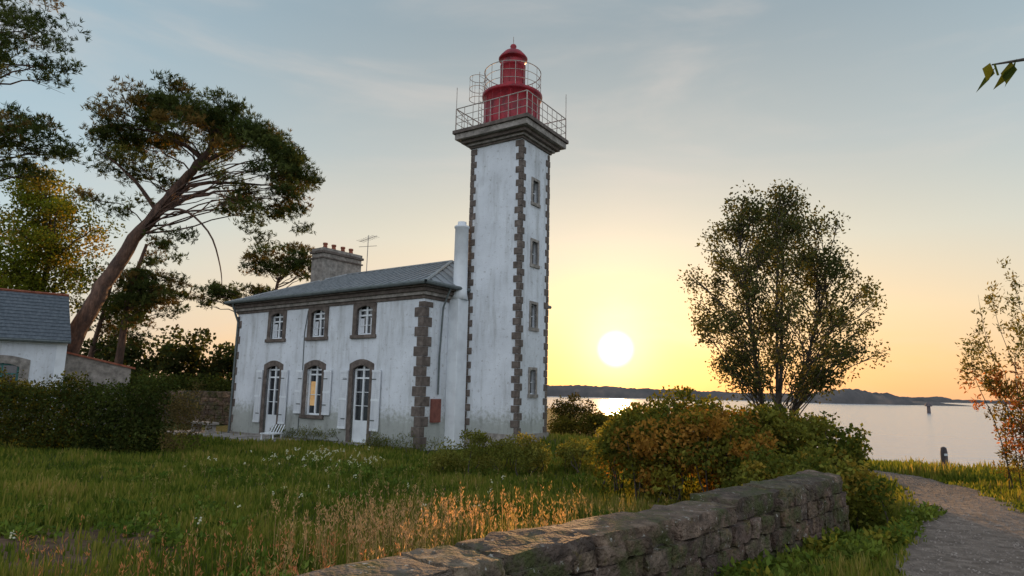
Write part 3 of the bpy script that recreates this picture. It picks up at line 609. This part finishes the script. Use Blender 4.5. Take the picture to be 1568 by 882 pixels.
hedge('clipped_hedge',[(-17.8,21.7),(-10.5,20.3)],1.1,lambda a:2.22+.03*math.sin(a*2),(.38,.40,.34),70,.095,.065,((.018,.030,.010),(.05,.068,.02)),.36)
leaves('hedge_twigs',[(-9.8+rng.normal()*.25,19.9+rng.normal()*.3,rng.uniform(.3,2.0)) for _ in range(26)],(.3,.3,.35),bpy.data.objects['clipped_hedge'],90,.09,.035,((.06,.05,.025),(.13,.10,.045)),zb=.8)
hedge('background_hedge',[(-24,38.2),(-14.2,37)],.9,2.65,(.6,.5,.5),60,.17,.11,((.03,.045,.014),(.07,.085,.025)),.55)
def shrub(name,cl,cr,n,L,W,cols,zb=0,sur=.33,p3=.16):
    r=empty(name); leaves('foliage',cl,cr,r,n,L,W,cols,zb,sur,p3=p3)
    T=Tubes()
    for c in cl[::4]:
        g0=(c[0]+rng.normal()*.2,c[1]+rng.normal()*.2,float(H(c[0],c[1]))-.05); T.add([g0,((g0[0]+c[0])/2+rng.normal()*.08,(g0[1]+c[1])/2,(g0[2]+c[2])/2),c],[.02,.014,.006],4)
    T.done('stems',M['bark2'],r)
def mound(x0,x1,y0,y1,hf,n):
    o=[]
    while len(o)<n:
        x_,y_=rng.uniform(x0,x1),rng.uniform(y0,y1); u=(x_-(x0+x1)/2)/((x1-x0)/2); v=(y_-(y0+y1)/2)/((y1-y0)/2)
        if u*u+v*v>1.15: continue
        hh=hf(x_)*max(1-.45*(u*u*u*u+v*v*.8),.25); o.append((x_,y_,float(H(x_,y_))+hh*rng.random()**.5-.1))
    return o
shrub('large_shrub',mound(1.95,5.0,11.6,15.2,lambda x:2.12+.14*math.sin(x*4),230),(.34,.34,.28),130,.09,.06,((.05,.065,.014),(.15,.145,.028),(.24,.13,.03)),p3=.22)
shrub('ivy_hedge',mound(4.2,7.25,12.4,15.2,lambda x:2.0-.07*(x-4.2)+.08*math.sin(x*5),170),(.32,.32,.25),130,.09,.06,((.045,.065,.014),(.14,.145,.03),(.20,.15,.03)))
shrub('ivy_hedge',mound(3.7,5.85,9.6,12.4,lambda x:1.25,115),(.28,.28,.22),120,.08,.055,((.045,.065,.014),(.14,.145,.03),(.20,.15,.03)))
shrub('low_shrub',mound(-1.9,1.15,16.2,18,lambda x:1.0+.08*math.sin(x*5),75),(.28,.28,.20),120,.07,.04,((.08,.095,.024),(.16,.16,.04)),.5)
shrub('low_shrub',mound(1.35,2.5,16.8,18,lambda x:.98,28),(.26,.26,.2),120,.07,.04,((.08,.095,.024),(.16,.16,.04)),.5)
shrub('boundary_hedge',mound(2.2,6.5,30.5,33,lambda x:1.15,60),(.5,.5,.35),80,.14,.09,((.04,.045,.012),(.08,.08,.02)))
shrub('coastal_shrub',mound(2.3,4.3,33.5,35.5,lambda x:2.0,40),(.45,.45,.35),80,.14,.08,((.02,.025,.01),(.045,.045,.015)))
shrub('wall_foot_plants',[(-3.02-.809*t_-.25*.588+rng.normal()*.1,22.4+.588*t_-.4*.809+rng.normal()*.1,rng.uniform(.05,.4)) for t_ in list(rng.uniform(-1.2,2.2,24))+list(rng.uniform(3.8,7.6,22))],(.22,.22,.24),70,.12,.02,((.05,.07,.02),(.11,.12,.04)),1.2)
bt=empty('young_birch_tree'); T=Tubes()
stems=[[(6.25,16,-.1),(6.15,16,1.6),(5.9,15.9,3.4),(5.6,15.8,5.9)],[(6.4,16.1,-.1),(6.55,16.1,1.6),(6.7,16.1,3.8),(6.8,16,6.4)],[(6.5,16,-.1),(6.8,16,1.7),(7.4,16.2,3.2),(8.0,16.3,5.2)],[(6.35,15.9,-.1),(6.35,15.7,2),(6.3,15.4,4),(6.35,15.3,6.0)]]
ol=[(2.3,5.3,7.8),(3.2,4.6,8.75),(4.2,4.35,9.1),(5.0,4.6,8.6),(6.0,5.0,7.9),(6.8,5.2,7.5),(7.05,5.4,7.3)]
cl=[]
while len(cl)<255:
    z=rng.uniform(2.3,6.95); a=np.interp(z,[o[0] for o in ol],[o[1] for o in ol]); c_=np.interp(z,[o[0] for o in ol],[o[2] for o in ol])
    a+=.2*math.sin(z*5); c_+=.2*math.sin(z*4+2); m=(a+c_)/2; hw=(c_-a)/2; th=rng.uniform(0,2*np.pi); rr=rng.random()**.45
    xx=m+hw*rr*math.cos(th); yy=16+hw*.95*rr*math.sin(th)
    if z<2.9 and rr<.5: continue
    cl.append((xx,yy,z))
qs=[smoothline(s) for s in stems]
for q in qs: T.add(q,np.linspace(.06,.012,len(q)),7)
for i in range(4): branches(T,qs[i],None,[c for j,c in enumerate(cl) if int(np.argmin([abs(c[0]-q[14][0])+abs(c[1]-q[14][1])*.6 for q in qs]))==i],.25,k=.8,rb=.016,rk=.006,tw=.35)
T.done('trunk_and_limbs',M['bark2'],bt)
leaves('leaf_crown',cl,(.36,.36,.42),bt,128,.085,.05,((.035,.046,.02),(.085,.09,.035)),zb=-.3,surface=.6)
rt=empty('tamarisk_shrub'); T=Tubes(); cl=[];hi=[]
for i in range(125):
    bx,by=rng.uniform(10.25,13.8),rng.uniform(11.6,14.2); lean=float(np.clip(rng.normal()*.4-.3*(bx<11.2),-.7,.8)); h=rng.uniform(1.0,4.8 if bx>10.5 else 3.6); g0=float(H(bx,by))
    p=smoothline([(bx,by,g0),(bx+lean*.3,by,g0+h*.45),(bx+lean*.8,by+rng.normal()*.3,g0+h*.8),(bx+lean*1.4,by+rng.normal()*.4,g0+h*.98)],12); T.add(p,np.linspace(.014,.003,12),4)
    for t in np.linspace(.12,1,13):
        c=tuple(polyl(p,t)+rng.normal(size=3)*.10); (hi if c[2]>2.8 else cl).append(c)
T.done('stems',M['bark2'],rt); leaves('foliage',cl,(.20,.20,.22),rt,46,.10,.038,((.065,.07,.02),(.15,.11,.03),(.28,.11,.04)),zb=.5,surface=.5,p3=.38); leaves('upper_foliage',hi,(.16,.16,.18),rt,26,.10,.034,((.065,.075,.022),(.14,.12,.035)),zb=.7,surface=.5)
bk=[]
while len(bk)<170:
    x_,y_=rng.uniform(7.2,14.5),rng.uniform(8.5,17.3)
    if pathd(x_,y_)>1.15 and (x_-6.9)*.81-(y_-9.1)*.59>.3 and coastd(x_,y_)>.9: bk.append((x_,y_,float(H(x_,y_))+rng.uniform(.02,.10+.05*pathd(x_,y_))))
shrub('bank_plants',bk,(.28,.28,.14),100,.10,.04,((.09,.11,.02),(.18,.19,.04),(.18,.13,.03)),.8)
nb=empty('hazel_tree'); T=Tubes(); q=smoothline([(5.2,2.9,.3),(5.1,2.9,2),(4.6,3,3.3),(3.6,3.05,3.80),(2.9,3.05,3.86),(2.38,3.05,3.76)]); T.add(q,np.linspace(.07,.004,len(q)),7)
C=[];U=[]
for k in range(8,24):
    for s in range(3 if k>20 else 4):
        C.append(q[k]+rng.normal(size=3)*.012); u=np.array([-.35,rng.normal()*.4,-1.0+rng.normal()*.35]); U.append(u/np.linalg.norm(u))
C=np.array(C);U=np.array(U); P,F=diamonds(C,U,.13*rng.uniform(.8,1.2,len(C)),.07); mesh_np('leaves',P,F,np.tile([.05,.07,.015],(len(P),1)),M['leaf'],nb); T.done('trunk',M['bark2'],nb)

# ------------------------------------------------------------------ grass
def blades(name,x,y,h,w,col,parent=None,lean=.35,m='grass'):
    n=len(x); z=H(x,y)-.01; a=rng.uniform(0,2*np.pi,n); dx,dy=np.cos(a)*w/2,np.sin(a)*w/2
    la=rng.uniform(0,2*np.pi,n); l=lean*h*rng.random(n); lx,ly=np.cos(la)*l,np.sin(la)*l
    V=np.stack([np.stack([x-dx,y-dy,z],-1),np.stack([x+dx,y+dy,z],-1),
      np.stack([x+dx*.8+lx*.35,y+dy*.8+ly*.35,z+h*.6],-1),np.stack([x-dx*.8+lx*.35,y-dy*.8+ly*.35,z+h*.6],-1),
      np.stack([x+dx*.12+lx,y+dy*.12+ly,z+h],-1),np.stack([x-dx*.12+lx,y-dy*.12+ly,z+h],-1)],1).reshape(-1,3)
    i=np.arange(n)[:,None]*6; F=np.concatenate([i+np.array([[0,1,2,3]]),i+np.array([[3,2,4,5]])])
    return mesh_np(name,V,F,np.repeat(col,6,0),M[m],parent)
N=260000; r=3.0*(30/3.0)**rng.random(N); a=rng.uniform(-.80,.80,N); x=r*np.sin(a); y=r*np.cos(a)
hx=(x+3.02)*.809-(y-22.4)*.588; hy=(x+3.02)*.588+(y-22.4)*.809
s=walls_(x,y); al=(x-WP[0])*WD[0]+(y-WP[1])*WD[1]
ok=~((hx>-11.4)&(hx<1)&(hy>-.02)&(hy<7))&~((s>-.03)&(s<.5)&(al<WL))&(pathd(x,y)>.78-.13*y/20+.14*pn(x,y,6))&(coastd(x,y)>.2)&~((hx<-5.4)&(hx>-13.3)&(hy<0)&(hy>-2.0)&(rng.random(N)<.93))
ok&=rng.random(N)>bare(x,y)*1.2
x,y,r,s=x[ok],y[ok],r[ok],s[ok]; n=len(x)
p1=pn(x,y,.55); p2=pn(x,y,1.7,3); right=s>.4
h=(.085+.09*np.clip(p1,0,1)+.07*np.clip(p2,0,1))*rng.uniform(.5,1.4,n)*(1+.015*r); h=np.where(right,h*1.1,h)
h*=1+.9*np.exp(-((s+1.3)/1.3)**2)*(~right)
h*=np.where(pathd(x,y)<1.05,.6,1)
w=np.maximum(.006,.0021*r)*rng.uniform(.7,1.3,n)
G=np.array([(.05,.08,.015),(.10,.135,.025),(.175,.18,.042),(.28,.22,.085)])
t=np.clip(1.1+.95*p2+.7*p1+rng.normal(size=n)*.6,0,2.999); i0=t.astype(int); fr=(t-i0)[:,None]; col=G[i0]*(1-fr)+G[np.minimum(i0+1,3)]*fr
lawn=empty('grass_lawn'); blades('grass_blades',x,y,h,w,col,lawn)
wl=[]
while len(wl)<320:
    q=rng.uniform(-9,3),rng.uniform(5,19)
    if walls_(*q)<-.3 and pn(np.array(q[0]),np.array(q[1]),.9,5)>.1: wl.append((q[0],q[1],float(H(*q))+.06))
leaves('weeds',wl,(.22,.22,.07),lawn,50,.09,.055,((.045,.085,.016),(.11,.16,.035)),.3)
wl=[]
while len(wl)<100:
    q=rng.uniform(1.5,6.5),rng.uniform(4.8,10.5); k=walls_(*q)
    if .5<k<1.05: wl.append((q[0],q[1],float(H(*q))+.08))
leaves('wall_foot_weeds',wl,(.16,.16,.10),lawn,60,.08,.045,((.06,.10,.02),(.13,.17,.035),(.18,.17,.03)),.4)
def stalks(name,cx,cy,sx,sy,n,hm,col,W=.005):
    x=rng.normal(size=n)*sx+cx; y=rng.normal(size=n)*sy+cy; k=(walls_(x,y)<-.12)&(y>3.8); x,y=x[k],y[k]; n=len(x)
    h=hm*rng.uniform(.5,1.15,n); root=empty(name); blades('stems',x,y,h,np.full(n,W),np.array(col)[None]*rng.uniform(.6,1.2,(n,1)),root,.22)
    z=H(x,y); C=np.repeat(np.stack([x,y,z+h*.88],-1),10,0)+rng.normal(size=(n*10,3))*np.array([.013,.013,.05]); P,F=diamonds(C,unit(n*10,2.2),.05,.010)
    mesh_np('seed_heads',P,F,np.repeat(np.array(col)[None]*rng.uniform(.8,1.5,(n*10,1)),4,0),M['grass'],root)
stalks('tall_grass',-1.25,8.8,.85,.9,430,.58,(.40,.25,.15))
stalks('tall_grass',.75,9.4,.6,.8,170,.5,(.36,.24,.11))
stalks('tall_grass',-2.8,6.8,1.4,1.0,150,.45,(.38,.17,.09))
stalks('tall_grass',-1.1,5.3,.8,.5,90,.55,(.40,.16,.09))
stalks('tall_grass',-3,13,3.5,2.5,300,.36,(.24,.20,.09),.008)
stalks('tall_grass',-.6,7.5,1.2,1.1,240,.42,(.28,.23,.10),.006)
fl=empty('white_wildflowers'); n=90; fx=rng.normal(size=n)*.9-5.0; fy=rng.normal(size=n)*.9+17.6; fh=rng.uniform(.15,.4,n); fx[:14]=rng.uniform(-6,0,14); fy[:14]=rng.uniform(7,15,14)
blades('stems',fx,fy,fh,np.full(n,.01),np.tile([.05,.08,.02],(n,1)),fl,.1)
C=np.repeat(np.stack([fx,fy,H(fx,fy)+fh],-1),6,0)+rng.normal(size=(n*6,3))*.02; P,F=diamonds(C,unit(n*6,.2),.038,.03); mesh_np('petals',P,F,np.tile([.55,.57,.50],(len(P),1)),M['grass'],fl)

# ------------------------------------------------------------------ light & world
el=math.radians(3.7); az=math.radians(9.1); sd=Vector((math.sin(az)*math.cos(el),math.cos(az)*math.cos(el),math.sin(el)))
L=bpy.data.lights.new('sun','SUN'); L.energy=5.0; L.angle=math.radians(.6); L.color=(1,.54,.22); so=bpy.data.objects.new('sun',L); COL.objects.link(so); so.rotation_euler=sd.to_track_quat('Z','Y').to_euler()
W=bpy.data.worlds.new('World'); S.world=W; W.use_nodes=True; nt=W.node_tree; N=nt.nodes; LK=nt.links; N.clear()
out=N.new('ShaderNodeOutputWorld'); sky=N.new('ShaderNodeTexSky'); sky.sky_type='NISHITA'; sky.sun_disc=False; sky.sun_elevation=el; sky.sun_rotation=az
bg1=N.new('ShaderNodeBackground'); bg1.inputs[1].default_value=.02; LK.new(sky.outputs[0],bg1.inputs[0])
tc=N.new('ShaderNodeTexCoord'); nv=N.new('ShaderNodeVectorMath'); nv.operation='NORMALIZE'; LK.new(tc.outputs['Generated'],nv.inputs[0]); sp=N.new('ShaderNodeSeparateXYZ'); LK.new(nv.outputs[0],sp.inputs[0])
def math_(op,a,b=None,c=None):
    m=N.new('ShaderNodeMath'); m.operation=op
    for i,v in enumerate((a,b,c)):
        if v is None: continue
        if isinstance(v,(int,float)): m.inputs[i].default_value=v
        else: LK.new(v,m.inputs[i])
    return m.outputs[0]
def mr(v,a,b,c=0,d=1,sm=True):
    m=N.new('ShaderNodeMapRange'); m.interpolation_type='SMOOTHSTEP' if sm else 'LINEAR'; LK.new(v,m.inputs[0])
    for i,q in enumerate((a,b,c,d)): m.inputs[i+1].default_value=q
    return m.outputs[0]
dt=N.new('ShaderNodeVectorMath'); dt.operation='DOT_PRODUCT'; LK.new(nv.outputs[0],dt.inputs[0]); dt.inputs[1].default_value=sd; dot=dt.outputs['Value']
zz=math_('MAXIMUM',sp.outputs[2],0.0)
ra=ramp(N,[(0,(.68,.56,.45)),(.07,(.66,.64,.57)),(.16,(.56,.65,.66)),(.28,(.44,.57,.64)),(.50,(.31,.43,.51)),(1,(.22,.32,.42))]); LK.new(zz,ra.inputs[0])
rb=ramp(N,[(0,(.90,.45,.22)),(.05,(.94,.56,.27)),(.12,(.88,.66,.41)),(.22,(.69,.65,.53)),(.34,(.47,.51,.50)),(.50,(.31,.37,.40)),(1,(.19,.26,.32))]); LK.new(zz,rb.inputs[0])
mx=N.new('ShaderNodeMix'); mx.data_type='RGBA'; LK.new(mr(dot,.62,.96),mx.inputs[0]); LK.new(ra.outputs[0],mx.inputs[6]); LK.new(rb.outputs[0],mx.inputs[7])
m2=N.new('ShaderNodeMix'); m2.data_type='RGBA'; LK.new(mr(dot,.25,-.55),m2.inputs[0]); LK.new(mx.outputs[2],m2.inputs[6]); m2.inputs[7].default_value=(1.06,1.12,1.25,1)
mp=N.new('ShaderNodeMapping'); mp.inputs['Scale'].default_value=(1.3,1.3,5.5); mp.inputs['Rotation'].default_value=(0,.18,0); LK.new(nv.outputs[0],mp.inputs[0])
cn=N.new('ShaderNodeTexNoise'); cn.inputs['Scale'].default_value=1.7; cn.inputs['Detail'].default_value=6; cn.inputs['Roughness'].default_value=.55; cn.inputs['Distortion'].default_value=.4; LK.new(mp.outputs[0],cn.inputs['Vector'])
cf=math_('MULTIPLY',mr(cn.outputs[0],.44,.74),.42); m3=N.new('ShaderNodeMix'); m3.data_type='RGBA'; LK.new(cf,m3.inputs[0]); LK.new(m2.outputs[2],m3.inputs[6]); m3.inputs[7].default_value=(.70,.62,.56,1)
def glow(p,k,c):
    v=math_('MULTIPLY',math_('POWER',math_('MAXIMUM',dot,0.0),p),k); q=N.new('ShaderNodeVectorMath'); q.operation='SCALE'; q.inputs[0].default_value=c; LK.new(v,q.inputs['Scale']); return q.outputs[0]
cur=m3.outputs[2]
disc=N.new('ShaderNodeVectorMath'); disc.operation='SCALE'; disc.inputs[0].default_value=(2.6,2.2,1.3); LK.new(mr(dot,math.cos(math.radians(1.75)),math.cos(math.radians(.3))),disc.inputs['Scale'])
for g_ in (glow(700,.6,(1,.80,.42)),glow(150,.24,(1,.64,.20)),glow(22,.10,(1,.60,.25)),disc.outputs[0]):
    q=N.new('ShaderNodeVectorMath'); q.operation='ADD'; LK.new(cur,q.inputs[0]); LK.new(g_,q.inputs[1]); cur=q.outputs[0]
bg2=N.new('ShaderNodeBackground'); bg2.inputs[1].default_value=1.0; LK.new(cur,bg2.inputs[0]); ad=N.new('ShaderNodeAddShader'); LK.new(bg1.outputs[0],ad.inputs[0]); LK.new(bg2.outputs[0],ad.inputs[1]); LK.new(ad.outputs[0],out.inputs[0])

# ------------------------------------------------------------------ camera
cam=bpy.data.cameras.new('camera'); cam.lens=22.96; cam.sensor_width=36; cam.clip_end=40000; cam.clip_start=.05
co=bpy.data.objects.new('camera',cam); COL.objects.link(co); th=math.radians(8.9); ro=.021
r0=Vector((1,0,0)); u0=Vector((0,-math.sin(th),math.cos(th))); fw=Vector((0,math.cos(th),math.sin(th)))
R=(r0+u0*ro).normalized(); U=(u0-r0*ro).normalized(); Mx=Matrix((R,U,-fw)).transposed().to_4x4(); Mx.translation=Vector((0,0,2.1)); co.matrix_world=Mx
S.camera=co
